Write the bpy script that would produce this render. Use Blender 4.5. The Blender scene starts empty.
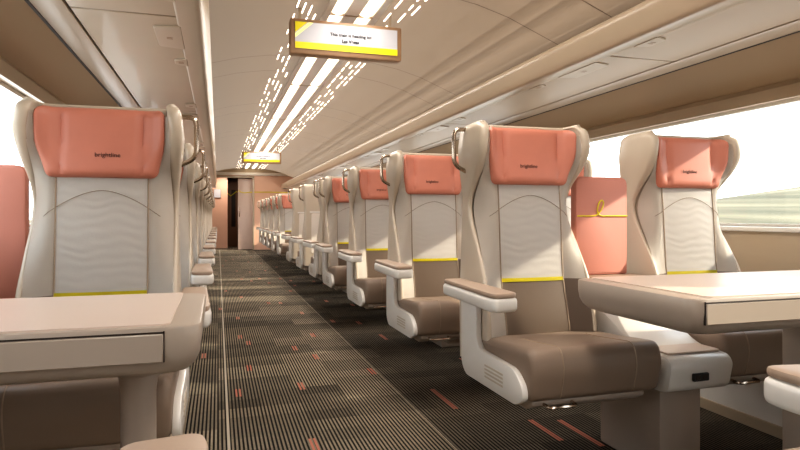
import bpy, bmesh, math, random
from mathutils import Vector, Matrix
random.seed(7)
S = bpy.context.scene
COL = S.collection
PI = math.pi

# ------------------------------------------------------------------ materials
def lin(c):
    return tuple(((v/255)/12.92 if v/255 <= .04045 else ((v/255+.055)/1.055)**2.4) for v in c)
def setin(b, n, v):
    if n in b.inputs: b.inputs[n].default_value = v
def mat(name, rgb, rough=.5, metal=0, var=.06, scale=8, bump=0, bscale=200, coat=0, sheen=0, wave=False, spec=.5):
    m = bpy.data.materials.new(name); m.use_nodes = True
    nt = m.node_tree; b = nt.nodes['Principled BSDF']
    c = lin(rgb)
    b.inputs['Roughness'].default_value = rough
    b.inputs['Metallic'].default_value = metal
    setin(b, 'Coat Weight', coat); setin(b, 'Sheen Weight', sheen); setin(b, 'Specular IOR Level', spec)
    tc = nt.nodes.new('ShaderNodeTexCoord')
    nz = nt.nodes.new('ShaderNodeTexNoise'); nz.inputs['Scale'].default_value = scale
    nt.links.new(tc.outputs['Object'], nz.inputs['Vector'])
    mx = nt.nodes.new('ShaderNodeMix'); mx.data_type = 'RGBA'
    mx.inputs[6].default_value = tuple(v*(1-var) for v in c)+(1,)
    mx.inputs[7].default_value = tuple(min(1, v*(1+var)) for v in c)+(1,)
    nt.links.new(nz.outputs['Fac'], mx.inputs[0])
    nt.links.new(mx.outputs[2], b.inputs['Base Color'])
    h = None
    if bump:
        n2 = nt.nodes.new('ShaderNodeTexNoise'); n2.inputs['Scale'].default_value = bscale
        nt.links.new(tc.outputs['Object'], n2.inputs['Vector']); h = n2.outputs['Fac']
        bp = nt.nodes.new('ShaderNodeBump'); bp.inputs['Strength'].default_value = bump; bp.inputs['Distance'].default_value = .002
        nt.links.new(h, bp.inputs['Height']); nt.links.new(bp.outputs[0], b.inputs['Normal'])
        if wave:
            w = nt.nodes.new('ShaderNodeTexWave'); w.inputs['Scale'].default_value = 10; w.inputs['Distortion'].default_value = 9
            w.bands_direction = 'Z'; w.inputs['Detail'].default_value = 1; w.inputs['Detail Scale'].default_value = .7
            nt.links.new(tc.outputs['Object'], w.inputs['Vector'])
            b2 = nt.nodes.new('ShaderNodeBump'); b2.inputs['Strength'].default_value = .17; b2.inputs['Distance'].default_value = .003
            nt.links.new(w.outputs['Fac'], b2.inputs['Height']); nt.links.new(bp.outputs[0], b2.inputs['Normal'])
            nt.links.new(b2.outputs[0], b.inputs['Normal'])
    return m
def emat(name, rgb, strength):
    m = bpy.data.materials.new(name); m.use_nodes = True
    nt = m.node_tree; b = nt.nodes['Principled BSDF']
    b.inputs['Base Color'].default_value = lin(rgb)+(1,)
    b.inputs['Emission Color'].default_value = lin(rgb)+(1,)
    b.inputs['Emission Strength'].default_value = strength
    return m

M = {}
M['shell'] = mat('beige_shell', (192, 178, 161), .38, var=.03, coat=.15)
M['white_shell'] = mat('white_shell', (224, 219, 213), .35, var=.02, coat=.2)
M['cream'] = mat('cream_leather', (236, 230, 224), .55, bump=.08, var=.03, wave=True)
M['bolster'] = mat('cream_bolster', (222, 212, 201), .5, bump=.05, var=.03)
M['taupe'] = mat('taupe_leather', (140, 121, 106), .45, bump=.1, var=.05)
M['coral'] = mat('coral_leather', (198, 126, 106), .45, bump=.08, var=.07, scale=14)
M['piping'] = mat('piping', (158, 138, 119), .6)
M['yellow'] = mat('yellow_trim', (228, 212, 20), .5, var=.01)
M['chrome'] = mat('brushed_bronze_metal', (185, 170, 155), .18, metal=1, var=.03)
M['ink'] = mat('dark_print', (70, 38, 34), .6)
M['black'] = mat('black_plastic', (22, 20, 20), .4)
M['pad'] = mat('armrest_pad', (168, 146, 128), .5, bump=.05)
M['ptop'] = mat('table_laminate', (208, 190, 177), .35, var=.05, scale=3)
M['pedge'] = mat('table_edge', (172, 158, 145), .35, var=.02, coat=.15)
M['leg'] = mat('table_leg', (172, 158, 146), .4, var=.03)
M['coralpanel'] = mat('coral_panel', (200, 134, 118), .6, bump=.05)
M['wall'] = mat('wall_panel', (184, 166, 143), .45, var=.02, scale=2)
M['header'] = mat('header_panel', (172, 152, 127), .5, var=.05, scale=1.5)
M['rail'] = mat('rack_rail', (178, 161, 141), .3, var=.02)
M['rackglass'] = mat('rack_underside', (174, 155, 133), .45, var=.05, scale=3.5, coat=.15)
M['darkgap'] = mat('dark_gap', (40, 28, 20), .6)
M['pinkwall'] = mat('pink_wall', (222, 178, 154), .5, var=.03)
M['brown'] = mat('brown_panel', (120, 86, 62), .5)
M['door'] = mat('door_leaf', (204, 180, 168), .35)
M['lightstrip'] = emat('light_diffuser', (255, 240, 214), 2.6)
M['slot'] = emat('slot_light', (255, 242, 222), 5)
M['screenw'] = emat('display_white', (178, 176, 180), .30)
M['screeny'] = emat('display_yellow', (216, 198, 10), .3)
M['signframe'] = mat('sign_frame', (150, 118, 90), .4)
M['signtext'] = mat('sign_text', (28, 26, 30), .6)
M['coralmark'] = mat('coral_yarn', (176, 108, 88), .9)
M['seamstrip'] = mat('seam_strip', (176, 164, 146), .7)

# ceiling material with fine dark panel joints every 1.08 m
def ceiling_mat():
    m = mat('ceiling_panel', (156, 141, 124), .42, var=.02, scale=1.2)
    nt = m.node_tree; b = nt.nodes['Principled BSDF']
    src = b.inputs['Base Color'].links[0].from_socket
    tc = [n for n in nt.nodes if n.type == 'TEX_COORD'][0]
    sp = nt.nodes.new('ShaderNodeSeparateXYZ'); nt.links.new(tc.outputs['Object'], sp.inputs[0])
    def joint(period, off):
        a = nt.nodes.new('ShaderNodeMath'); a.operation = 'ADD'; a.inputs[1].default_value = off
        nt.links.new(sp.outputs['Y'], a.inputs[0])
        w = nt.nodes.new('ShaderNodeMath'); w.operation = 'PINGPONG'; w.inputs[1].default_value = period/2
        nt.links.new(a.outputs[0], w.inputs[0])
        l = nt.nodes.new('ShaderNodeMath'); l.operation = 'LESS_THAN'; l.inputs[1].default_value = .004
        nt.links.new(w.outputs[0], l.inputs[0]); return l
    j1 = joint(2.16, -2.72); j2 = joint(2.16, -3.25)
    ad = nt.nodes.new('ShaderNodeMath'); ad.operation = 'MAXIMUM'
    nt.links.new(j1.outputs[0], ad.inputs[0]); nt.links.new(j2.outputs[0], ad.inputs[1])
    mx = nt.nodes.new('ShaderNodeMix'); mx.data_type = 'RGBA'
    nt.links.new(ad.outputs[0], mx.inputs[0]); nt.links.new(src, mx.inputs[6]); mx.inputs[7].default_value = lin((92, 72, 56))+(1,)
    nt.links.new(mx.outputs[2], b.inputs['Base Color'])
    return m
M['ceiling'] = ceiling_mat()

def carpet_mat():
    m = bpy.data.materials.new('ribbed_carpet'); m.use_nodes = True
    nt = m.node_tree; N = nt.nodes; L = nt.links; b = N['Principled BSDF']; b.inputs['Roughness'].default_value = .95
    setin(b, 'Specular IOR Level', .15)
    tc = N.new('ShaderNodeTexCoord'); sp = N.new('ShaderNodeSeparateXYZ'); L.new(tc.outputs['Object'], sp.inputs[0])
    def math_(op, a, v=None, v2=None):
        n = N.new('ShaderNodeMath'); n.operation = op
        if hasattr(a, 'links'): L.new(a, n.inputs[0])
        else: n.inputs[0].default_value = a
        if v is not None:
            if hasattr(v, 'links'): L.new(v, n.inputs[1])
            else: n.inputs[1].default_value = v
        if v2 is not None:
            if hasattr(v2, 'links'): L.new(v2, n.inputs[2])
            else: n.inputs[2].default_value = v2
        return n.outputs[0]
    # ribs along the aisle, 16 mm apart, knotted every 9 mm
    r = math_('PINGPONG', sp.outputs['X'], .0082)
    rib = math_('GREATER_THAN', r, .0040)
    # staggered planks give blocks of lighter and darker weave
    br = N.new('ShaderNodeTexBrick'); br.inputs['Scale'].default_value = 1
    br.inputs['Brick Width'].default_value = .62; br.inputs['Row Height'].default_value = .27
    br.inputs['Mortar Size'].default_value = 0; br.inputs['Color1'].default_value = (0, 0, 0, 1); br.inputs['Color2'].default_value = (1, 1, 1, 1)
    br.offset = .37
    L.new(tc.outputs['Object'], br.inputs['Vector'])
    br2 = N.new('ShaderNodeTexBrick'); br2.inputs['Scale'].default_value = 1
    br2.inputs['Brick Width'].default_value = .41; br2.inputs['Row Height'].default_value = .135
    br2.inputs['Mortar Size'].default_value = 0; br2.inputs['Color1'].default_value = (0, 0, 0, 1); br2.inputs['Color2'].default_value = (1, 1, 1, 1)
    L.new(tc.outputs['Object'], br2.inputs['Vector'])
    def bw(o):
        n = N.new('ShaderNodeRGBToBW'); L.new(o, n.inputs[0]); return n.outputs[0]
    blk = math_('MULTIPLY_ADD', bw(br.outputs['Color']), .45, .25)
    blk = math_('MULTIPLY_ADD', bw(br2.outputs['Color']), .22, blk)
    # shade by the right seats, painted as darker carpet beyond the aisle strip
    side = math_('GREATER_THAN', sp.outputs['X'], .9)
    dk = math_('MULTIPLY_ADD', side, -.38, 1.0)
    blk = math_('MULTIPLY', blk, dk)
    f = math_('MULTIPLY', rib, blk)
    nz = N.new('ShaderNodeTexNoise'); nz.inputs['Scale'].default_value = 90; L.new(tc.outputs['Object'], nz.inputs['Vector'])
    f = math_('MULTIPLY', f, math_('MULTIPLY_ADD', nz.outputs['Fac'], .9, .55))
    mx = N.new('ShaderNodeMix'); mx.data_type = 'RGBA'; L.new(f, mx.inputs[0])
    mx.inputs[6].default_value = lin((20, 18, 17))+(1,); mx.inputs[7].default_value = lin((172, 157, 136))+(1,)
    L.new(mx.outputs[2], b.inputs['Base Color'])
    bp = N.new('ShaderNodeBump'); bp.inputs['Strength'].default_value = .4; bp.inputs['Distance'].default_value = .003
    L.new(rib, bp.inputs['Height']); L.new(bp.outputs[0], b.inputs['Normal'])
    return m
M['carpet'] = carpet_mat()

def glass_mat():
    m = bpy.data.materials.new('window_glass'); m.use_nodes = True
    nt = m.node_tree; N = nt.nodes; N.remove(N['Principled BSDF'])
    out = [n for n in N if n.type == 'OUTPUT_MATERIAL'][0]
    t = N.new('ShaderNodeBsdfTransparent'); t.inputs[0].default_value = (.96, .98, .97, 1)
    g = N.new('ShaderNodeBsdfGlossy'); g.inputs['Roughness'].default_value = .02
    lw = N.new('ShaderNodeLayerWeight'); pw = N.new('ShaderNodeMath'); pw.operation = 'POWER'; pw.inputs[1].default_value = 5
    nt.links.new(lw.outputs['Facing'], pw.inputs[0])
    fr = N.new('ShaderNodeMath'); fr.operation = 'MULTIPLY_ADD'; fr.inputs[1].default_value = .35; fr.inputs[2].default_value = .03
    nt.links.new(pw.outputs[0], fr.inputs[0])
    ms = N.new('ShaderNodeMixShader')
    nt.links.new(fr.outputs[0], ms.inputs[0]); nt.links.new(t.outputs[0], ms.inputs[1]); nt.links.new(g.outputs[0], ms.inputs[2])
    nt.links.new(ms.outputs[0], out.inputs[0]); return m
M['glass'] = glass_mat()

def hills_mat():
    m = mat('hazy_hillside', (196, 192, 170), .95, var=.1, scale=.05)
    nt = m.node_tree; b = nt.nodes['Principled BSDF']
    tc = [n for n in nt.nodes if n.type == 'TEX_COORD'][0]
    mp = nt.nodes.new('ShaderNodeMapping'); mp.inputs['Scale'].default_value = (.25, .02, .9)
    nt.links.new(tc.outputs['Object'], mp.inputs[0])
    nz = nt.nodes.new('ShaderNodeTexNoise'); nz.inputs['Scale'].default_value = 1.2; nz.inputs['Detail'].default_value = 4
    nt.links.new(mp.outputs[0], nz.inputs['Vector'])
    cr = nt.nodes.new('ShaderNodeValToRGB')
    cr.color_ramp.elements[0].position = .35; cr.color_ramp.elements[0].color = lin((78, 74, 52))+(1,)
    cr.color_ramp.elements[1].position = .65; cr.color_ramp.elements[1].color = lin((128, 118, 92))+(1,)
    nt.links.new(nz.outputs['Fac'], cr.inputs[0]); nt.links.new(cr.outputs[0], b.inputs['Base Color'])
    return m
M['hills'] = hills_mat()

# ------------------------------------------------------------------ mesh helpers
def link(name, me, parent=None, loc=None):
    o = bpy.data.objects.new(name, me); COL.objects.link(o)
    if parent is not None: o.parent = parent
    if loc is not None: o.location = loc
    return o
def bm_obj(name, bm, mats, parent=None, smooth=True, loc=None):
    if not isinstance(mats, (list, tuple)): mats = [mats]
    bmesh.ops.recalc_face_normals(bm, faces=bm.faces)
    me = bpy.data.meshes.new(name); bm.to_mesh(me); bm.free()
    for m in mats: me.materials.append(m)
    if smooth:
        for p in me.polygons: p.use_smooth = True
        try: me.set_sharp_from_angle(angle=math.radians(38))
        except Exception: pass
    return link(name, me, parent, loc)
def add_prism(bm, pts, axis, a0, a1, bevel=0, seg=2, mi=0):
    """pts: 2D outline; axis 'X': pts=(y,z); 'Y': pts=(x,z); 'Z': pts=(x,y)."""
    def P(p, a):
        return {'X': (a, p[0], p[1]), 'Y': (p[0], a, p[1]), 'Z': (p[0], p[1], a)}[axis]
    v0 = [bm.verts.new(P(p, a0)) for p in pts]; v1 = [bm.verts.new(P(p, a1)) for p in pts]
    n = len(pts); fs = [bm.faces.new(v0), bm.faces.new(v1[::-1])]
    caps = set(fs)
    for i in range(n):
        fs.append(bm.faces.new((v0[i], v0[(i+1) % n], v1[(i+1) % n], v1[i])))
    for f in fs: f.material_index = mi
    if bevel:
        es = set()
        for f in caps: es.update(f.edges)
        bmesh.ops.recalc_face_normals(bm, faces=fs)
        for f in fs[2:]:
            for e in f.edges:
                if len(e.link_faces) == 2 and e.calc_face_angle(0) > .6: es.add(e)
        r = bmesh.ops.bevel(bm, geom=list(es), offset=bevel, segments=seg, affect='EDGES', profile=.5)
        for f in r['faces']: f.material_index = mi
def add_box(bm, x0, x1, y0, y1, z0, z1, bevel=0, seg=2, mi=0):
    add_prism(bm, [(x0, y0), (x1, y0), (x1, y1), (x0, y1)], 'Z', z0, z1, bevel, seg, mi)
def box(name, x0, x1, y0, y1, z0, z1, m, parent=None, bevel=0, seg=2):
    bm = bmesh.new(); add_box(bm, x0, x1, y0, y1, z0, z1, bevel, seg); return bm_obj(name, bm, m, parent)
def prism(name, pts, axis, a0, a1, m, parent=None, bevel=0, seg=2):
    bm = bmesh.new(); add_prism(bm, pts, axis, a0, a1, bevel, seg); return bm_obj(name, bm, m, parent)
def add_tube(bm, pts, r, n=8, mi=0, closed=False):
    pts = [Vector(p) for p in pts]; rings = []
    N = len(pts)
    for i, p in enumerate(pts):
        a = pts[i-1] if (i or closed) else p; b = pts[(i+1) % N] if (i < N-1 or closed) else p
        t = (b-a).normalized()
        up = Vector((0, 0, 1)) if abs(t.z) < .9 else Vector((0, 1, 0))
        if rings and prev is not None: up = prev
        s = t.cross(up).normalized(); u = s.cross(t).normalized(); prev = u
        rr = r[i] if isinstance(r, (list, tuple)) else r
        rings.append([bm.verts.new(p + s*math.cos(2*PI*k/n)*rr + u*math.sin(2*PI*k/n)*rr) for k in range(n)])
        if i == 0: prev = u
    fs = []
    for i in range(len(rings)-1 + (1 if closed else 0)):
        A = rings[i]; B = rings[(i+1) % N]
        for k in range(n): fs.append(bm.faces.new((A[k], A[(k+1) % n], B[(k+1) % n], B[k])))
    if not closed: fs += [bm.faces.new(rings[0][::-1]), bm.faces.new(rings[-1])]
    for f in fs: f.material_index = mi
prev = None
def tube(name, pts, r, m, parent=None, n=8, closed=False):
    bm = bmesh.new(); add_tube(bm, pts, r, n, closed=closed); return bm_obj(name, bm, m, parent)
def add_grid(bm, rows, close=False, mi=0):
    V = [[bm.verts.new(p) for p in r] for r in rows]
    for i in range(len(V)-1):
        n = len(V[i])
        for j in range(n-1 + (1 if close else 0)):
            f = bm.faces.new((V[i][j], V[i][(j+1) % n], V[i+1][(j+1) % n], V[i+1][j])); f.material_index = mi
    return V
def rounded(pts, r, n=4):
    """round the corners of a 2D polygon; r is a number or one per corner"""
    out = []; N = len(pts)
    for i in range(N):
        p = Vector(pts[i]); a = Vector(pts[i-1]); b = Vector(pts[(i+1) % N])
        rr = r[i] if isinstance(r, (list, tuple)) else r
        if rr <= 0: out.append(tuple(p)); continue
        da = (a-p); db = (b-p); la = da.length; lb = db.length
        rr = min(rr, la*.48, lb*.48); A = p+da/la*rr; B = p+db/lb*rr
        for k in range(n+1):
            t = k/n; out.append(tuple(A*(1-t)**2 + p*2*t*(1-t) + B*t*t))
    return out
def curve(keys):
    def f(z):
        if z <= keys[0][0]: return keys[0][1]
        if z >= keys[-1][0]: return keys[-1][1]
        for i in range(len(keys)-1):
            if keys[i][0] <= z <= keys[i+1][0]: break
        x0, y0 = keys[i]; x1, y1 = keys[i+1]
        m0 = (y1-keys[i-1][1])/(x1-keys[i-1][0]) if i else (y1-y0)/(x1-x0)
        m1 = (keys[i+2][1]-y0)/(keys[i+2][0]-x0) if i+2 < len(keys) else (y1-y0)/(x1-x0)
        h = x1-x0; t = (z-x0)/h
        return (2*t**3-3*t*t+1)*y0 + (t**3-2*t*t+t)*h*m0 + (-2*t**3+3*t*t)*y1 + (t**3-t*t)*h*m1
    return f
def empty(name, loc, rz=0, label=None, cat=None, group=None):
    o = bpy.data.objects.new(name, None); COL.objects.link(o); o.location = loc; o.rotation_euler = (0, 0, rz)
    o.empty_display_size = .1
    tag(o, label, cat, group); return o
def tag(o, label=None, cat=None, group=None, kind=None):
    if label: o['label'] = label
    if cat: o['category'] = cat
    if group: o['group'] = group
    if kind: o['kind'] = kind
    return o
KIDS = {}
def copy_tree(o, parent=None):
    c = o.copy(); COL.objects.link(c); c.parent = parent
    for ch in [x for x in bpy.data.objects if x.parent == o]:
        copy_tree(ch, c)
    return c
def text_mesh(body, size, align='CENTER', bold=0):
    cu = bpy.data.curves.new('lettering', 'FONT'); cu.body = body; cu.size = size; cu.align_x = align; cu.offset = bold
    cu.extrude = .0004
    o = bpy.data.objects.new('lettering', cu); COL.objects.link(o)
    bpy.context.view_layer.update()
    me = bpy.data.meshes.new_from_object(o.evaluated_get(bpy.context.evaluated_depsgraph_get()))
    bpy.data.objects.remove(o); bpy.data.curves.remove(cu); me.name = 'lettering'
    return me

# ------------------------------------------------------------------ seat
rim = curve([(.40, -.10), (.55, -.085), (.68, -.05), (.80, .02), (.90, .085), (.97, .105), (1.04, .065), (1.11, -.005), (1.17, -.042), (1.215, -.045), (1.245, -.040), (1.262, -.022), (1.27, -.004)])
yc = curve([(.40, -.05), (.50, -.045), (.68, 0), (.80, .01), (.95, .02), (1.05, .03), (1.27, .045)])
hw = curve([(.36, .230), (.60, .228), (.75, .223), (.95, .218), (1.02, .220), (1.10, .230), (1.18, .237), (1.235, .232), (1.258, .230), (1.27, .224)])
thk = curve([(.36, .020), (.90, .018), (1.0, .022), (1.10, .036), (1.27, .040)])
rear = curve([(.36, .19), (.60, .20), (1.15, .195), (1.24, .192), (1.262, .185), (1.27, .172)])
PX = .1325
def surf(x, z):
    a = abs(x)
    if a <= PX: return yc(z) - .008*(1-(a/PX)**2)
    t = min(1.15, (a-PX)/(hw(z)-thk(z)-PX+.012)); return yc(z) + (rim(z)-yc(z))*t**1.7
def make_seat(name, aisle, label, cat='seat', group=None):
    """a seat looking along -Y, aisle side on the local side given by the sign (0: window seat)"""
    root = empty(name, (0, 0, 0), 0, label, cat, group)
    # hard shell
    bm = bmesh.new()
    zs = [.36+.86*i/30 for i in range(31)]+[1.235, 1.248, 1.258, 1.265, 1.27]
    rows = []
    def section(z, sq=0, dz=0):
        h = hw(z); r = rear(z); y = yc(z)+.03; k = rim(z)
        w = thk(z)/2; q = [(h-w+w*math.cos(t), k+w-w*math.sin(t)) for t in [PI/2*u/3 for u in range(4)]]
        q2 = [(h-w-w*math.cos(t), k+w-w*math.sin(t)) for t in [PI/2*u/3 for u in range(4)]]
        O = [(0, r), (.35*h, r), (.70*h, r), (.88*h, r-.002), (h-.012, r-.006), (h-.002, r-.022), (h, max(r-.09, k+w+.01)), (h, (k+w+max(r-.09, k+w+.01))/2)] + q
        yy_ = max(y, k+w+.02)
        I = [(0, y), (.3*h, y), (.5*h, y), (.62*h, y), (h-2*w-.03, y), (h-2*w-.012, y), (h-2*w-.003, yy_), (h-2*w, (k+w+yy_)/2)] + q2
        I = [(x_, max(y_, surf(x_, z)+.012)) if n_ < 6 else (x_, y_) for n_, (x_, y_) in enumerate(I)]
        def mx(p, q, t): return (p[0]+(q[0]-p[0])*t, p[1]+(q[1]-p[1])*t)
        O2 = [mx(a, b, sq) for a, b in zip(O, I)]; I2 = [mx(b, a, sq) for a, b in zip(O, I)]
        right = O2 + I2[::-1]                       # centre rear -> tip -> centre front
        left = [(-x, yy) for x, yy in right[::-1]]
        ring = [(x, yy, z+dz) for x, yy in right] + [(x, yy, z+dz) for x, yy in left]
        out = []
        for p in ring:
            if not out or (Vector(p)-Vector(out[-1])).length > 1e-6: out.append(p)
        if (Vector(out[0])-Vector(out[-1])).length < 1e-6: out.pop()
        return out
    for z in zs: rows.append(section(z))
    rows.append(section(1.27, .10, .005)); rows.append(section(1.27, .25, .009))
    V = add_grid(bm, rows, close=True)
    n = len(rows[0])
    # strip cap on top: pair outer with inner points
    top = V[-1]; h2 = n//2
    # ring order: outer right, then inner right, then left inner, left outer
    nr = 12
    O = [0]+list(range(1, nr)); I = [2*nr-1-i for i in range(nr)]
    for i in range(nr-1):
        a, b, c, d = O[i], O[i+1], I[i+1], I[i]
        try: bm.faces.new((top[a], top[b], top[c], top[d]))
        except Exception: pass
        m_ = lambda j: (n + (-j)) % n if j else 0
        # mirrored index: ring is symmetric about index 0 (centre rear) and index 2*nr-1 (centre front)
        try: bm.faces.new((top[m_(a)], top[m_(d)], top[m_(c)], top[m_(b)]))
        except Exception: pass
    sh = bm_obj('back_shell', bm, M['shell'], root)
    # rear panel and white strip seen on seats that face away
    prism('rear_panel', rounded([(-.155, .50), (.155, .50), (.15, .95), (-.15, .95)], .02), 'Y', .192, .203, M['bolster'], root, .003, 1)
    box('rear_white_strip', -.17, .17, .192, .207, .955, .972, M['white_shell'], root, .003, 1)
    # centre upholstery
    def panel(nm, z0, z1, m, off=.004):
        bm = bmesh.new(); R = []
        for i in range(15):
            z = z0+(z1-z0)*i/14
            R.append([(x, surf(x, z)-off, z) for x in [-PX+2*PX*j/12 for j in range(13)]])
        add_grid(bm, R)
        bmesh.ops.solidify(bm, geom=bm.faces[:], thickness=.02)
        return bm_obj(nm, bm, m, root)
    panel('upper_back_cushion', .684, 1.255, M['cream'])
    panel('lower_back_cushion', .44, .672, M['taupe'])
    def bol(nm, z0, z1, m, s):
        bm = bmesh.new(); R = []
        nn = max(6, int((z1-z0)/.03))
        for i in range(nn+1):
            z = z0+(z1-z0)*i/nn
            x1 = hw(z)-thk(z)+.003
            R.append([(s*(PX+.002+(x1-PX)*j/8), surf(PX+.002+(x1-PX)*j/8, z)-.003-.010*math.sin(PI*min(1, j/8+.02)), z) for j in range(9)])
        add_grid(bm, R)
        bmesh.ops.solidify(bm, geom=bm.faces[:], thickness=.012)
        return bm_obj(nm, bm, m, root)
    for s in (-1, 1):
        bol('upper_bolster', .678, 1.235, M['bolster'], s)
        bol('lower_bolster', .42, .678, M['bolster'] if s == aisle else M['taupe'], s)
    bm = bmesh.new(); R = []
    for z in (.671, .685):
        R.append([(x, surf(x, z)-.0075, z) for x in [-PX+2*PX*j/12 for j in range(13)]])
    add_grid(bm, R); bmesh.ops.solidify(bm, geom=bm.faces[:], thickness=.006)
    bm_obj('yellow_stripe', bm, M['yellow'], root)
    for s in (-1, 1):
        tube('seam_piping', [(s*PX, surf(PX, z)-.005, z) for z in [.45+.6*i/14 for i in range(15)]], .0028, M['piping'], root, 5)
    bm = bmesh.new()
    pts = []
    for i in range(25):
        x = -.178+.356*i/24; z = 1.0-.09*(abs(x)/.178)**1.7
        pts.append((x, surf(x, z)-.008-(.006*math.sin(PI*min(1, max(0, (abs(x)-PX)/.045))) if abs(x) > PX else 0), z))
    add_tube(bm, pts, .0013, 5)
    bm_obj('arched_seam', bm, M['piping'], root)
    # headrest pad
    bm = bmesh.new(); Z0, Z1 = 1.040, 1.260
    nu, nw = 32, 16; F = []; B = []
    def half(w):
        t = min(1, w/.55); t = t*t*(3-2*t)
        hh = .164+.021*t
        d = (1-w)*(Z1-Z0); e = w*(Z1-Z0)
        for q, r in ((d, .028), (e, .022)):
            if q < r: hh -= r*(1-math.sqrt(max(0, 1-(1-q/r)**2)))
        return hh
    for i in range(nw+1):
        w = .5-.5*math.cos(PI*i/nw); z = Z0+(Z1-Z0)*w; hh = half(w); f = []; b = []
        for j in range(nu+1):
            u = -math.cos(PI*j/nu); x = hh*u
            dist = min(hh-abs(x), (Z1-z), (z-Z0)); q = max(0, min(1, dist/.024))
            th = .004+.030*math.sqrt(1-(1-q)**2)
            cr = math.exp(-((abs(x)-.118)/.005)**2)*.010*q
            s0 = surf(x, z)
            f.append((x, s0-th+cr, z)); b.append((x, s0+.004, z))
        F.append(f); B.append(b)
    VF = add_grid(bm, F); VB = add_grid(bm, B)
    def bridge(a, b):
        for k in range(len(a)-1): bm.faces.new((a[k], a[k+1], b[k+1], b[k]))
    bridge(VF[0], VB[0]); bridge(VF[-1], VB[-1]); bridge([r[0] for r in VF], [r[0] for r in VB]); bridge([r[-1] for r in VF], [r[-1] for r in VB])
    hr = bm_obj('headrest', bm, M['coral'], root); tag(hr, 'coral winged headrest pad')
    t = link('wordmark', WORD, hr); t.location = (.018*aisle if aisle else -.014, surf(.0, 1.108)-.0352, 1.104); t.rotation_euler = (PI/2-.03, 0, 0)
    # seat cushion
    prof = rounded([(.02, .345), (.02, .475), (-.20, .488), (-.405, .508), (-.425, .44), (-.400, .338), (-.34, .335)], [0, .02, .06, .045, .05, .04, .02], 5)
    bm = bmesh.new(); add_prism(bm, prof, 'X', -.242-.010*aisle, .242-.010*aisle, .022, 3)
    cu = bm_obj('seat_cushion', bm, M['taupe'], root)
    line = [p for p in prof if p[0] < -.02 and p[1] > .345 and not (p[1] < .48 and p[0] > -.3)]
    for s in (-1, 1):
        tube('cushion_seam', [(s*.135-.01*aisle, y, z) for y, z in line], .0022, M['piping'], cu, 5)
    # pan under the cushion and the recline latch
    prism('seat_pan', rounded([(.10, .300), (.10, .345), (-.37, .345), (-.385, .325), (-.33, .298)], .012, 2), 'X', -.21, .21, M['leg'], root, .006, 1)
    tube('recline_latch', [(-.17, -.36, .328), (-.17, -.402, .322), (-.16, -.41, .322), (-.08, -.41, .322), (-.07, -.402, .322), (-.07, -.36, .328)], .0055, M['chrome'], root, 6)
    if aisle: a, b = sorted((0, .334 if aisle < 0 else -.298))
    else: a, b = -.276, .276
    box('support_beam', a, b, -.20, -.08, .245, .305, M['leg'], root, .008)
    # L-shaped side panel, armrest, grab handle on the aisle side
    sides = [aisle] if aisle else []
    for s in sides:
        Lp = rounded([(.10, .635), (.10, .36), (.06, .318), (-.34, .318), (-.395, .345), (-.39, .385), (-.335, .432), (-.075, .440), (-.045, .47), (-.045, .635)],
                     [0, .05, .04, .02, .03, .03, .04, .035, .03, 0], 4)
        x0, x1 = sorted((s*.231, s*.254))
        sp = prism('side_panel', Lp, 'X', x0, x1, M['white_shell'], root, .006, 2)
        x0, x1 = sorted((s*.253, s*.2560))
        bm = bmesh.new()
        for i in range(4): add_box(bm, x0, x1, -.26, -.12, .352+.013*i, .359+.013*i, .001, 1)
        bm_obj('vent_ribs', bm, M['shell'], sp)
        ar = rounded([(s*.228, -.28), (s*.232, -.33), (s*.322, -.345), (s*.330, -.30), (s*.312, .15), (s*.228, .15)], [.02, .02, .03, .03, .02, .01], 4)
        if s < 0: ar = ar[::-1]
        bm = bmesh.new(); add_prism(bm, ar, 'Z', .612, .658, .012, 3)
        ab = bm_obj('armrest', bm, M['white_shell'], root)
        cx = sum(p[0] for p in ar)/len(ar); cy = sum(p[1] for p in ar)/len(ar)
        pad = [(cx+(x-cx)*.93, cy+(y-cy)*.985) for x, y in ar]
        bm = bmesh.new(); add_prism(bm, pad, 'Z', .657, .674, .006, 2)
        bm_obj('armrest_pad', bm, M['pad'], ab)
        xh = s*.216
        pts = []
        C = rounded([(0, 1.258), (.060, 1.258), (.060, 1.118), (0, 1.09)], [0, .03, .03, 0], 5)
        pts = [(xh+s*a, .115, z) for a, z in C]
        tube('grab_handle', pts, .0085, M['chrome'], root, 10)
    return root

WORD = text_mesh('brightline', .0195)
WORD.materials.append(M['ink'])

PITCH = 1.08
CXL, CXR, CXW = -.347, 1.155, 1.951
Y1 = 2.06
ordn = ['first', 'second', 'third', 'fourth', 'fifth', 'sixth', 'seventh', 'eighth', 'ninth', 'tenth', 'eleventh', 'twelfth', 'thirteenth']

# left single seats, all facing the camera, from the left table to the end door
seatL = make_seat('train_seat', 1, 'large cream single seat with coral headrest behind the left table')
G_L = 'single seats along the left windows'; seatL['group'] = G_L
seatA = make_seat('train_seat', -1, 'large cream aisle seat with coral headrest and taupe cushion, nearest on the right of the aisle')
seatW = make_seat('train_seat', 0, 'cream window seat with coral headrest behind the right table, bright window beside it')
NL = 12
def place(proto, x, y, rz=0, label=None, group=None):
    if not proto.get('used'):
        o = proto; proto['used'] = 1
    else:
        o = copy_tree(proto)
    o.location = (x, y, 0); o.rotation_euler = (0, 0, rz)
    if label: o['label'] = label
    if group: o['group'] = group
    return o
for k in range(NL):
    lab = 'cream single seat with coral headrest right behind the left table' if k == 0 else \
        'left single seat, %s row behind the left table, armrest and handle showing' % ordn[k]
    place(seatL, CXL, Y1+PITCH*k, 0, lab, G_L)
GA = 'aisle seats on the right of the aisle'; GW = 'window seats on the right side'
face = [(Y1+PITCH*k, 'facing') for k in range(4)]
away = [5.86, 6.94, 8.02]
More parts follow.
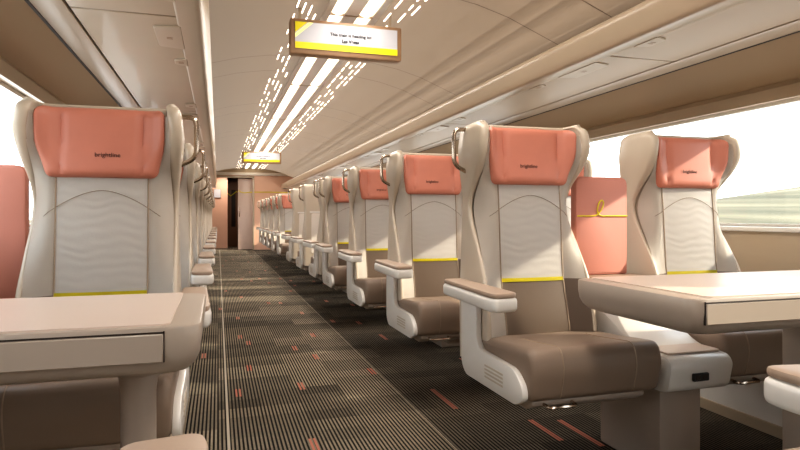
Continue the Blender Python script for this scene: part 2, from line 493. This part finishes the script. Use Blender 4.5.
far = [9.72+PITCH*k for k in range(5)]
for k in range(4):
    lab = 'nearest right aisle seat, whole cream back, coral headrest and taupe cushion' if k == 0 else \
        'cream right aisle seat facing us, %s from the camera, coral headrest and chrome handle' % ordn[k]
    place(seatA, CXR, Y1+PITCH*k, 0, lab, GA)
    lab = 'cream window seat with coral headrest behind the right table' if k == 0 else \
        'window seat beside the %s right aisle seat facing us, mostly hidden behind the nearer seats' % ordn[k]
    place(seatW, CXW, Y1+.05+PITCH*k, 0, lab, GW)
seatB = make_seat('train_seat', 1, 'x')
for k, y in enumerate(away):
    place(seatB, CXR, y, PI, 'right aisle seat turned away, its plain back showing, %s of three' % ordn[k], GA)
    place(seatW, CXW, y, PI, 'window seat turned away from us beside the %s back-facing right aisle seat' % ordn[k], GW)
for k, y in enumerate(far):
    place(seatA, CXR, y, 0, 'small distant right aisle seat facing us, %s one beyond the back-facing seats' % ordn[k], GA)
    place(seatW, CXW, y, 0, 'distant window seat facing us beside the %s far right aisle seat' % ordn[k], GW)
# seats on the near side of the two tables, their backs toward us and beside the camera
place(seatB, CXR+.025, .435, PI, 'seat turned away at the bottom right corner, white armrest with taupe pad showing', GA)
place(seatL, CXL, .40, PI, 'seat turned away at the bottom left corner, only its armrest end showing', G_L)
# the last one needs its armrest on the aisle side
nearL = [o for o in bpy.data.objects if o.parent is None and abs(o.location.y-.40) < 1e-4 and o.location.x < 0][0]
for o in [nearL]+list(nearL.children_recursive): bpy.data.objects.remove(o)
nl = place(seatA, CXL+.012, .385, PI, 'seat turned away at the bottom left corner, only its armrest end showing', G_L)

# ------------------------------------------------------------------ consoles with partition panels
def make_console(w):
    root = empty('seat_console', (0, 0, 0), 0, 'x', 'console', 'consoles between paired right seats')
    # local origin = floor, y=0 at the seat back plane, x = 0 at centre
    pr = rounded([(.16, .325), (.16, .66), (-.03, .66), (-.10, .60), (-.18, .50), (-.26, .455), (-.40, .447), (-.425, .42), (-.405, .33), (-.36, .32)],
                 [.02, .01, .04, .06, .07, .06, .02, .02, .03, .03], 4)
    body = prism('console_body', pr, 'X', -w/2, w/2, M['white_shell'], root, .012, 2)
    prism('tray_top', rounded([(-w/2+.02, -.385), (w/2-.02, -.385), (w/2-.02, -.27), (-w/2+.02, -.27)], .015), 'Z', .450, .4565, M['ptop'], root, .002, 1)
    box('rear_ledge', -w/2, w/2, -.05, .13, .655, .675, M['pad'], root, .006)
    o = box('power_outlet', w/2-.175, w/2-.11, -.428, -.4155, .365, .392, M['black'], root, .003, 1)
    bm = bmesh.new()
    for i in range(2): add_box(bm, w/2-.167+.028*i, w/2-.148+.028*i, -.4295, -.427, .372, .386, .001, 1)
    bm_obj('socket_face', bm, M['darkgap'], o)
    box('pedestal', -.073, .108, -.30, .05, 0, .335, M['leg'], root, .012)
    return root
con = make_console(.262)
def partition(w, wave, z0=.675):
    root = empty('privacy_panel', (0, 0, 0), 0, 'x', 'panel', 'coral privacy panels between seat backs')
    pr = rounded([(-w/2, z0), (w/2, z0), (w/2, 1.083), (-w/2, 1.083)], [.01, .01, .035, .035], 5)
    p = prism('panel_pad', pr, 'Y', 0, .045, M['coralpanel'], root, .010, 2)
    if wave:
        pts = [(-w/2+.004, .920), (-.055, .920), (-.030, .924), (-.012, .938), (.000, .958), (.004, .975), (-.003, .985), (-.014, .980), (-.022, .962), (-.025, .942), (-.019, .927), (-.004, .920), (.02, .920), (w/2-.004, .920)]
        f = [Vector((p[0], -.003, p[1])) for p in pts]; pts = [f[0]]
        for a in range(1, len(f)-2):
            for q in range(4):
                t = q/4; P0, P1, P2, P3 = f[a-1], f[a], f[a+1], f[a+2]
                pts.append(.5*((2*P1)+(P2-P0)*t+(2*P0-5*P1+4*P2-P3)*t*t+(3*P1-P0-3*P2+P3)*t**3))
        pts += [f[-2], f[-1]]
        tube('yellow_loop_line', pts, .0026, M['yellow'], root, 5)
    return root
parR = partition(.25, True); parL = partition(.19, False, .312)
def row_label(k, n, what):
    return ('%s in the %s row ' % (what, ordn[k])) + n
rowsR = [(Y1+PITCH*k, 0) for k in range(4)] + [(y, PI) for y in away] + [(y, 0) for y in far]
for k, (y, rz) in enumerate(rowsR):
    lab = 'white console with pinkish tray and black outlet beside the nearest right seat' if k == 0 else 'white console between the paired right seats, %s row from the camera' % ordn[k]
    c = place(con, 1.565, y, rz, lab, 'consoles between paired right seats')
    yy = y+.085 if rz == 0 else y-.085
    lab = 'coral panel with a yellow looped line between the nearest two right seat backs' if k == 0 else 'coral privacy panel between right seat backs, %s row from the camera' % ordn[k]
    place(parR, 1.53, yy, rz, lab, 'coral privacy panels between seat backs')
for k in range(NL):
    lab = 'plain coral panel between the foremost left seat and the window wall' if k == 0 else 'coral panel by the left window wall, %s left row from the camera' % ordn[k]
    place(parL, -.682, Y1+PITCH*k+.12, 0, lab, 'coral privacy panels at the left wall')
# ------------------------------------------------------------------ tables
def make_table(name, xa, xw, y0, y1, legx, label, round_leg, go=.065):
    """xa aisle end, xw wall end"""
    s = 1 if xw > xa else -1
    root = empty(name, ((xa+xw)/2, (y0+y1)/2, 0), 0, label, 'table', 'tables between facing seats')
    ox, oy = (xa+xw)/2, (y0+y1)/2
    L = lambda x: x-ox
    X0, X1 = L(xa), L(xw); ya, yb = y0-oy, y1-oy
    out = [(X0, ya+.02), (X0, yb-.02), (X0+s*.02, yb), (X1, yb), (X1, ya), (X0+s*.02, ya)]
    out = rounded([(X0, ya), (X0, yb), (X1, yb), (X1, ya)], [.045, .045, 0, 0], 6)
    bm = bmesh.new()
    # body with a rounded, undercut edge
    levels = [(.622, .060), (.624, .040), (.631, .022), (.645, .010), (.662, .003), (.685, 0), (.7135, 0), (.7178, .0015), (.719, .005)]
    n = len(out); rows = []
    for z, ins in levels:
        r = rounded([(X0+s*ins, ya+ins), (X0+s*ins, yb-ins), (X1, yb-ins), (X1, ya+ins)], [.045, .045, 0, 0], 6)
        rows.append([(x, y, z) for x, y in r])
    V = add_grid(bm, rows, close=True)
    bm.faces.new(V[0]); bm.faces.new(V[-1])
    bm_obj('table_edge', bm, M['pedge'], root)
    ins = .012
    r = rounded([(X0+s*.055, ya+ins), (X0+s*.055, yb-ins), (X1, yb-ins), (X1, ya+ins)], [.02, .02, 0, 0], 5)
    prism('table_top', r, 'Z', .7185, .7225, M['ptop'], root)
    # folding leaf fascias on both long sides
    for yy, q in ((ya, -1), (yb, 1)):
        a, b = sorted((X0+s*go, X1))
        yq = sorted((yy, yy+q*.0045))
        f = box('leaf_fascia', a, b, yq[0], yq[1], .655, .7065, M['pedge'], root, .002, 1)
        yq = sorted((yy-q*.004, yy+q*.002))
        box('shadow_gap', a-.002, b+.002, yq[0], yq[1], .7075, .7102, M['darkgap'], f)
        a2 = X0+s*go
        box('end_gap', a2-(.0022 if s > 0 else 0), a2+(0 if s > 0 else .0022), yq[0], yq[1], .655, .7115, M['darkgap'], f)
    # leg
    lx = L(legx)
    if round_leg:
        bm = bmesh.new(); rows = []
        for z, r in [(0, .036), (.54, .036), (.58, .041), (.60, .062), (.610, .092), (.6245, .097)]:
            rows.append([(lx+r*math.cos(2*PI*i/24)*1.0, r*1.25*math.sin(2*PI*i/24), z) for i in range(24)])
        V = add_grid(bm, rows, close=True); bm.faces.new(V[0]); bm.faces.new(V[-1])
        bm_obj('leg', bm, M['leg'], root)
    else:
        bm = bmesh.new(); add_box(bm, lx, lx+.08, -.06, .06, 0, .635, .012, 2); bm_obj('leg', bm, M['leg'], root)
    prism('floor_plate', rounded([(lx-.08, -.11), (lx+.1, -.11), (lx+.1, .11), (lx-.08, .11)], .03), 'Z', 0, .012, M['leg'], root, .004, 1)
    return root
make_table('folding_table', -.03, -.775, 1.165, 1.66, -.165, 'left table with rounded aisle end, pinkish top and taupe edge on one leg', True)
make_table('folding_table', 1.093, 2.395, 1.175, 1.685, 1.73, 'right table with rounded aisle end, pinkish top and taupe edge, by the bright window', False, .036)
make_table('folding_table', 1.115, 2.395, 8.62, 9.10, 1.73, 'distant table between the back-facing and far right seats', False)

# ------------------------------------------------------------------ carriage shell
YB, YE = -6.0, 16.8
CX = .81
XL, XR = -.78, 2.40
def struct(o): o['kind'] = 'structure'; return o
bm = bmesh.new(); add_box(bm, XL-.1, XR+.1, YB, YE+2.5, -.06, 0)
marks = [(-0.09, 4.15),(0.16, 4.72),(0.21, 4.48),(0.18, 3.74),(0.1, 3.23),(0.51, 4.21),(0.61, 3.91),(0.7, 4.63),(0.43, 3.26),(0.87, 3.45),(0.37, 2.41),(0.02, 6.2),(0.17, 5.6),(0.51, 6.47),(0.63, 6.44),(0.76, 5.72),(0.96, 5.2),(0.25, 7.04),(0.09, 7.66),(0.85, 7.43),(0.97, 8.0),(0.67, 8.41),(0.87, 8.92),(0.99, 8.62),(1.12, 6.44),(1.33, 6.08),(1.37, 8.07),(1.29, 8.42),(0.33, 9.05),(0.45, 8.74),(0.58, 9.02),(1.01, 11.0),(0.76, 10.31),(0.5, 10.15),(0.3, 10.4),(0.08, 11.51),(0.58, 12.36),(1.16, 5.05),(.2, 2.0),(.6, 1.7),(.3, 13.2),(.7, 13.8),(.5, 14.6),(.15, 12.8),(.8, 12.0)]
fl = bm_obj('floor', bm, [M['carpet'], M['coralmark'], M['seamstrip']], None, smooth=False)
bm = bmesh.new(); bm.from_mesh(fl.data)
for x, y in marks:
    for dx in (-.0135, .0050):
        add_box(bm, x+dx, x+dx+.0095, y-.068, y+.068, -.001, .0012, mi=1)
for x, ya, yb in ((1.085, 2.66, 3.0), (1.345, 2.16, 2.42), (1.47, 2.06, 2.38), (1.2, 4.3, 4.5), (1.5, 3.3, 3.6)):
    for dx in (-.010, .004): add_box(bm, x+dx, x+dx+.009, ya, yb, -.001, .0012, mi=1)
add_box(bm, .036, .047, YB, YE, -.001, .0012, mi=2)
add_box(bm, .899, .9012, YB, YE, -.001, .0008, mi=2)
bm.to_mesh(fl.data); bm.free(); struct(fl)

# ceiling: curved in section, with a recessed light channel
prof = [(-1.62, 1.90), (-1.3, 1.93), (-1.05, 2.03), (-.85, 2.11), (-.65, 2.165), (-.42, 2.203), (-.2, 2.215)]
full = [(CX+a, z) for a, z in prof] + [(CX-.17+.03, 2.217), (CX-.17+.03, 2.25), (CX+.16+.03, 2.25), (CX+.16+.03, 2.217)] + [(CX-a+.0, z) for a, z in prof[::-1][0:]]
bm = bmesh.new()
add_grid(bm, [[(x, y, z) for x, z in full] for y in (YB, YE)])
bmesh.ops.solidify(bm, geom=bm.faces[:], thickness=-.03)
struct(bm_obj('ceiling', bm, M['ceiling']))

WZ0, WZ1 = .87, 1.44
WL, WP = 2.72, 3.24      # window length and pitch
wy = [-.95+WP*k for k in range(6)]   # window starts
wy = [1.42-2*WP+WP*k for k in range(7)]
def side_wall(s, xw, name):
    bm = bmesh.new()
    t = .06*s
    x0, x1 = sorted((xw, xw+t))
    add_box(bm, x0, x1, YB, YE, 0, WZ0)                       # below the glass
    # pillars
    edges = [YB]
    for a in wy:
        if a < YE-.5: edges += [max(a, YB), min(a+WL, YE-.05)]
    edges.append(YE)
    for i in range(0, len(edges), 2):
        if edges[i+1]-edges[i] > .02: add_box(bm, x0, x1, edges[i], edges[i+1], WZ0, WZ1)
    add_box(bm, x0, x1, YB, YE, WZ1, 2.0)
    struct(bm_obj(name, bm, M['wall']))
    # slanted header panel from glass top to rack
    xi = xw - s*.14
    pts = [(xw-s*.002, WZ1+.075), (xi, 1.672), (xi, 1.70), (xw-s*.002, 1.70)]
    struct(prism('trim_%d' % (1 if s > 0 else 2), pts, 'Y', YB, YE, M['header']))
    # window head moulding
    pts = [(xw-s*.001, WZ1-.004), (xw-s*.022, WZ1-.004), (xw-s*.026, WZ1+.05), (xw-s*.001, WZ1+.078)]
    struct(prism('trim_%d' % (3 if s > 0 else 4), pts, 'Y', YB, YE, M['rail']))
    pts = [(xw-s*.001, WZ1+.078), (xw-s*.028, WZ1+.052), (xw-s*.03, WZ1+.057), (xw-s*.001, WZ1+.09)]
    # sill
    a, b = sorted((xw-s*.022, xw+t))
    struct(box('trim_%d' % (5 if s > 0 else 6), a, b, YB, YE, WZ0-.022, WZ0-.0, M['white_shell'], None, .005))
    # heater duct along the floor
    a, b = sorted((xw-s*.001, xw-s*.17))
    dx = xw-s*.17
    pts = [(xw-s*.001, 0), (dx, 0), (dx-0*s, .20), (dx+s*.06, .29), (xw-s*.001, .31)]
    struct(prism('trim_%d' % (7 if s > 0 else 8), pts, 'Y', YB, YE, M['white_shell']))
    a, b = sorted((dx, dx-s*.012))
    struct(box('baseboard_%s' % ('right' if s > 0 else 'left'), a, b, YB, YE, 0, .05, M['wall'], None, .003, 1))
side_wall(1, XR, 'wall_right'); side_wall(-1, XL, 'wall_left')
n = 0
for s, xw in ((1, XR), (-1, XL)):
    for a in wy:
        if a > YE-.5: continue
        n += 1
        y0, y1 = max(a, YB), min(a+WL, YE-.05)
        w = struct(empty('window_%d' % n, (xw+s*.03, (y0+y1)/2, (WZ0+WZ1)/2)))
        cy = (y0+y1)/2; hy = (y1-y0)/2; hz = (WZ1-WZ0)/2
        box('pane', -.003, .003, -hy, hy, -hz, hz, M['glass'], w)
        bm = bmesh.new()
        add_box(bm, -.012, .012, -hy, hy, hz-.018, hz-.001); add_box(bm, -.012, .012, -hy, hy, -hz+.001, -hz+.014)
        add_box(bm, -.012, .012, -hy, -hy+.02, -hz+.014, hz-.018); add_box(bm, -.012, .012, hy-.02, hy, -hz+.014, hz-.018)
        bm_obj('window_frame', bm, M['white_shell'], w)

# end walls
EW = YE
bm = bmesh.new()
add_box(bm, XL-.06, -.16, EW, EW+.08, 0, 2.26); add_box(bm, .94, XR+.06, EW, EW+.08, 0, 2.26); add_box(bm, -.16, .94, EW, EW+.08, 1.97, 2.26)
struct(bm_obj('wall_far', bm, M['pinkwall'], smooth=False))
struct(box('wall_rear', XL-.06, XR+.06, YB-.06, YB, 0, 2.26, M['wall']))
struct(box('trim_9', -.9+.2, XR-.15, EW-.06, EW, 2.02, 2.10, M['bolster'], None, .01))
struct(box('trim_15', XL+.1, XR-.1, EW-.02, EW, 2.10, 2.25, M['header']))
struct(box('trim_10', .90, .945, EW-.03, EW, 0, 1.99, M['rail'], None, .004))
struct(box('trim_11', -.17, .945, EW-.03, EW, 1.95, 2.0, M['rail'], None, .004))
# vestibule behind the opening
bm = bmesh.new()
add_box(bm, -.22, -.16, EW+.08, EW+2.3, 0, 2.1); add_box(bm, .94, 1.0, EW+.08, EW+2.3, 0, 2.1)
add_box(bm, -.22, 1.0, EW+.08, EW+2.3, 2.08, 2.14)
struct(bm_obj('trim_12', bm, M['brown'], smooth=False))
bm = bmesh.new(); add_box(bm, -.22, .26, EW+1.0, EW+1.05, 0, 2.08); struct(bm_obj('wall_vestibule_left', bm, M['pinkwall'], smooth=False))
bm = bmesh.new(); add_box(bm, -.22, 1.0, EW+2.25, EW+2.3, 0, 2.08); struct(bm_obj('wall_vestibule_back', bm, M['brown'], smooth=False))
d = struct(empty('door_1', (.72, EW+.10, 0)))
box('door_leaf', -.20, .20, 0, .035, 0.01, 1.94, M['door'], d, .006)
box('door_handle', -.17, -.15, -.02, 0, .9, 1.15, M['chrome'], d, .004)
d = struct(empty('door_2', (.40, EW+1.8, 0)))
box('door_leaf', -.14, .22, 0, .035, 0.01, 1.94, M['brown'], d, .006)
box('door_window', -.02, .10, -.006, .0, .6, 1.7, M['darkgap'], d, .004)
# small white display next to the opening
sg = empty('door_display', (-.02, EW+.99, 1.56), 0, 'small square white display beside the far doorway', 'display')
box('display_frame', -.10, .10, -.025, 0, -.13, .13, M['signframe'], sg, .004)
box('display_screen', -.088, .088, -.029, -.024, -.118, .118, M['screenw'], sg)
# yellow zigzag ribbon painted at head height over the far wall
zz = [(.945, 1.57), (1.3, 1.575), (1.9, 1.57), (2.35, 1.57)]
o = tube('yellow_line', [(x, EW-.004, z) for x, z in zz], .012, M['yellow'], None, 6)
tag(o, 'thin yellow line across the pink far wall', 'line decal')
o = tube('yellow_line', [(x, EW+.094, z) for x, z in [(.53, 1.62), (.60, 1.565), (.70, 1.55), (.80, 1.57), (.9, 1.57)]], .012, M['yellow'], None, 6)
tag(o, 'yellow wavy line across the sliding door leaf', 'line decal')
o = tube('yellow_line', [(x, EW+1.79, z) for x, z in [(.27, 1.60), (.36, 1.52), (.44, 1.58), (.52, 1.65), (.61, 1.62)]], .013, M['yellow'], None, 6)
tag(o, 'yellow zigzag on the dark doorway beyond the sliding door', 'line decal')

# ------------------------------------------------------------------ luggage racks, one section each 2.16 m
def make_rack(s):
    root = empty('luggage_rack', (0, 0, 0), 0, 'x', 'luggage rack')
    X = lambda a: s*a           # a measured from the carriage centre
    L = 2.16; g = .006
    def pz(pts):
        p = [(X(a), z) for a, z in pts]
        return p if s > 0 else p[::-1]
    prism('front_rail', pz(rounded([(.876, 1.672), (.862, 1.70), (.842, 1.775), (.860, 1.805), (.900, 1.80), (.935, 1.72), (.965, 1.68), (.96, 1.672)], .02, 3)), 'Y', 0, L, M['rail'], root)
    prism('underside_panel', pz([(.960, 1.677), (1.325, 1.677), (1.325, 1.689), (.960, 1.689)]), 'Y', g, L-g, M['rackglass'], root, .003, 1)
    prism('dark_seam', pz([(1.325, 1.684), (1.335, 1.684), (1.335, 1.692), (1.325, 1.692)]), 'Y', 0, L, M['darkgap'], root)
    prism('panel_joint', pz([(.960, 1.681), (1.325, 1.681), (1.325, 1.69), (.960, 1.69)]), 'Y', 0, g, M['darkgap'], root)
    prism('rear_rail', pz(rounded([(1.333, 1.674), (1.44, 1.668), (1.448, 1.69), (1.333, 1.70)], .004, 2)), 'Y', 0, L, M['rail'], root)
    prism('outer_gap', pz([(1.442, 1.668), (1.456, 1.668), (1.456, 1.70), (1.442, 1.70)]), 'Y', 0, L, M['darkgap'], root)
    prism('rack_shelf', pz([(.93, 1.72), (1.45, 1.70), (1.45, 1.712), (.93, 1.732)]), 'Y', 0, L, M['rail'], root)
    for i, (y, cl, cw) in enumerate(((.10, .34, .105), (.62, .14, .06), (L-.34, .16, .07))):
        c = prism('panel_clip', pz(rounded([(.945, 1), (1.01, 1), (1.01, 1), (.945, 1)], 0)), 'Y', 0, .01, M['rail'], root) if False else None
        a0, a1 = sorted((X(.952), X(.952+cw)))
        bm = bmesh.new()
        add_prism(bm, rounded([(a0, y), (a1, y+.03), (a1, y+cl-.03), (a0, y+cl)] if s > 0 else [(a0, y+.03), (a1, y), (a1, y+cl), (a0, y+cl-.03)], .012, 3), 'Z', 1.669, 1.679, .003, 1)
        c = bm_obj('panel_clip', bm, M['rail'], root)
        bm = bmesh.new()
        for q in range(2): add_box(bm, (a0+a1)/2-.012, (a0+a1)/2+.012, y+cl/2-.012+.018*q, y+cl/2-.006+.018*q, 1.668, 1.6695)
        bm_obj('clip_slots', bm, M['signframe'], c)
    return root
rackR = make_rack(1); rackL = make_rack(-1)
ry = [-1.89+2.16*k for k in range(9)]
ry = [2.43-2.16*2+2.16*k for k in range(9)]
for k, y in enumerate(ry):
    if y+2.16 > YE+.3: continue
    yy = max(y, y)
    for pr, nm in ((rackR, 'right'), (rackL, 'left')):
        if k == 0: continue
        if k == 1: lab = 'luggage rack section over the %s table' % nm
        else: lab = '%s luggage rack, %s section beyond the one over the table' % (nm, ordn[k-2])
        place(pr, CX, yy, 0, lab, 'glossy beige luggage racks on the %s' % nm)
# short end filler keeping the rack line to the far wall
for s in (1, -1):
    y0 = 2.43+2.16*6
    a, b = sorted((CX+s*.86, CX+s*1.45))
    struct(box('trim_%d' % (13 if s > 0 else 14), a, b, y0+0.005, YE, 1.672, 1.80, M['rail'], None, .01))

# ------------------------------------------------------------------ ceiling lights
def make_light():
    root = empty('ceiling_light', (0, 0, 0), 0, 'x', 'ceiling light', 'twin strip ceiling lights in one long line')
    L = 2.16; Z = 2.217
    for a, b in ((-.118, -.034), (.064, .148)):
        bm = bmesh.new()
        pts = [(a+(b-a)*i/8, Z+.004-.016*math.sin(PI*i/8)) for i in range(9)] + [(b, Z+.02), (a, Z+.02)]
        add_prism(bm, pts, 'Y', .015, L-.015)
        bm_obj('diffuser', bm, M['lightstrip'], root)
    box('centre_divider', -.033, .063, 0, L, Z-.004, Z+.03, M['white_shell'], root, .004, 1)
    for a, b in ((-.165, -.120), (.150, .200)):
        box('reflector_edge', a, b, 0, L, Z-.006, Z+.03, M['white_shell'], root, .004, 1)
    box('end_joint', -.128, .158, 0, .012, Z-.008, Z+.02, M['rail'], root)
    rnd = random.Random(3)
    for side in (-1, 1):
        bm = bmesh.new()
        for c in range(4):
            x = side*(.228+.044*c) + .015
            zc = curve([(-.65, 2.165), (-.42, 2.203), (-.2, 2.215), (.2, 2.215), (.42, 2.203), (.65, 2.165)])(x+.0)-.002
            y = rnd.uniform(0, .15)
            while y < L-.1:
                l = rnd.uniform(.08, .19)
                if rnd.random() < (.75 if c in (1, 2) else .6):
                    add_box(bm, x-.0034, x+.0034, y, y+l, zc-.0025, zc+.004)
                y += l + rnd.uniform(.05, .13)
        bm_obj('slot_lights', bm, M['slot'], root)
    return root
lt = make_light()
for k in range(8):
    y = .56+2.16*k-1.08
    if y+2.16 > YE: continue
    lab = ['twin strip ceiling light partly above the top edge, over the camera', 'twin strip ceiling light with dashed slots crossing behind the nearer hanging sign',
           'twin strip ceiling light just beyond the nearer hanging sign'][k] if k < 3 else 'twin strip ceiling light, %s segment beyond the nearer hanging sign' % ordn[k-2]
    place(lt, CX, y, 0, lab)

# ------------------------------------------------------------------ hanging signs
def make_sign():
    root = empty('hanging_sign', (0, 0, 0), 0, 'x', 'sign', 'hanging destination signs')
    prism('sign_housing', rounded([(-.355, -.108), (.355, -.108), (.355, .108), (-.355, .108)], .012, 3), 'Y', -.03, .05, M['signframe'], root, .008, 2)
    for x in (-.29, .29): box('hanger', x-.008, x+.008, .015, .03, .10, .195, M['rail'], root)
    sc = box('display_screen', -.325, .325, -.034, -.029, -.076, .086, M['screenw'], root)
    box('yellow_band', -.325, .325, -.0365, -.033, -.076, -.036, M['screeny'], sc)
    prism('yellow_corner', [(-.325, .086), (-.325, .020), (-.250, .086)], 'Y', -.0365, -.033, M['screeny'], sc)
    prism('pale_stripe', [(-.325, .012), (-.325, -.012), (-.215, .086), (-.242, .086)], 'Y', -.036, -.033, M['pale'], sc)
    t = link('top_line', text_mesh('This train is heading to:', .028, bold=.0006), sc); t.data.materials.append(M['signtext'])
    t.location = (.022, -.0372, .016); t.rotation_euler = (PI/2, 0, 0)
    t = link('bottom_line', text_mesh('Las Vegas', .028, bold=.0012), sc); t.data.materials.append(M['signtext'])
    t.location = (.018, -.0372, -.022); t.rotation_euler = (PI/2, 0, 0)
    return root
M['pale'] = emat('display_pale_yellow', (236, 228, 150), .5)
sn = make_sign()
s1 = place(sn, .775, 3.72, 0, 'near hanging destination sign with white screen, yellow corner and band'); s1.location.z = 2.022; s1.rotation_euler.x = .0
s2 = place(sn, .775, 11.4, 0, 'far small hanging destination sign above the end of the aisle'); s2.location.z = 2.0

# ------------------------------------------------------------------ outside
def terrain(name, x0, x1, label, hgt):
    bm = bmesh.new(); rows = []
    nx, ny = 24, 90
    for i in range(nx+1):
        t = i/nx; x = x0+(x1-x0)*t; r = []
        for j in range(ny+1):
            y = -60+j*4.2
            h = hgt*min(1, t*1.5)**1.3*(math.exp(-((y-36)/27)**2)+.09+.04*math.sin(y*.11+.5)+.02*math.sin(y*.31+x*.2))
            r.append((x, y, -.95+max(-.2, h)*max(.15, 1-max(0, y-100)/160)))
        rows.append(r)
    add_grid(bm, rows)
    o = bm_obj(name, bm, M['hills']); tag(o, label, 'hillside', kind='structure'); return o
terrain('ground_right', 6, 90, 'hazy olive hillside beyond the right windows', 6.0)
terrain('ground_left', -6, -90, 'pale ground beyond the left windows', 5)

W = bpy.data.worlds.new('sky'); S.world = W; W.use_nodes = True
nt = W.node_tree; bg = nt.nodes['Background']
tc = nt.nodes.new('ShaderNodeTexCoord'); sp = nt.nodes.new('ShaderNodeSeparateXYZ'); nt.links.new(tc.outputs['Generated'], sp.inputs[0])
cr = nt.nodes.new('ShaderNodeValToRGB'); nt.links.new(sp.outputs['Z'], cr.inputs[0])
cr.color_ramp.elements[0].position = 0; cr.color_ramp.elements[0].color = (.98, .98, 1, 1)
cr.color_ramp.elements[1].position = .6; cr.color_ramp.elements[1].color = (.82, .9, 1, 1)
nt.links.new(cr.outputs[0], bg.inputs[0]); bg.inputs[1].default_value = 4.5

sun = bpy.data.lights.new('sun', 'SUN'); sun.energy = 7; sun.angle = .02; sun.color = (1, .88, .72)
so = bpy.data.objects.new('sun', sun); COL.objects.link(so)
dirv = Vector((-1, .42, -.52)).normalized()
so.rotation_euler = dirv.to_track_quat('-Z', 'Y').to_euler(); so.location = (8, -3, 5)
for nm, y, L_ in (('ceiling_fill', -3, 4), ('ceiling_fill', 1.6, 4), ('ceiling_fill', 7, 6), ('ceiling_fill', 13, 6)):  # unseen area lights backing the strips; the first adds fill from behind the camera
    a = bpy.data.lights.new(nm, 'AREA'); a.shape = 'RECTANGLE'; a.size = .3; a.size_y = L_; a.energy = 10*L_; a.color = (1, .95, .89)
    o = bpy.data.objects.new(nm, a); COL.objects.link(o); o.location = (CX, y, 2.19)

a = bpy.data.lights.new('vestibule_fill', 'AREA'); a.size = .4; a.energy = 14; a.color = (1, .88, .75)  # unseen fill light, added to brighten the walls beyond the doorway
o = bpy.data.objects.new('vestibule_fill', a); COL.objects.link(o); o.location = (.2, EW+.55, 2.05)
cam = bpy.data.cameras.new('camera'); cam.lens = 27; cam.sensor_width = 36; cam.shift_y = -9/800; cam.clip_start = .02; cam.clip_end = 500
co = bpy.data.objects.new('camera', cam); COL.objects.link(co); S.camera = co
co.location = (0, 0, .92); co.rotation_euler = (PI/2, 0, -math.radians(16.87))
S.view_settings.view_transform = 'Standard'
for lk in ('Medium High Contrast', 'Standard - Medium High Contrast'):
    try: S.view_settings.look = lk; break
    except Exception: pass
print('LOOK', S.view_settings.look)
S.view_settings.exposure = -.2
for o in bpy.data.objects:
    if 'used' in o: del o['used']
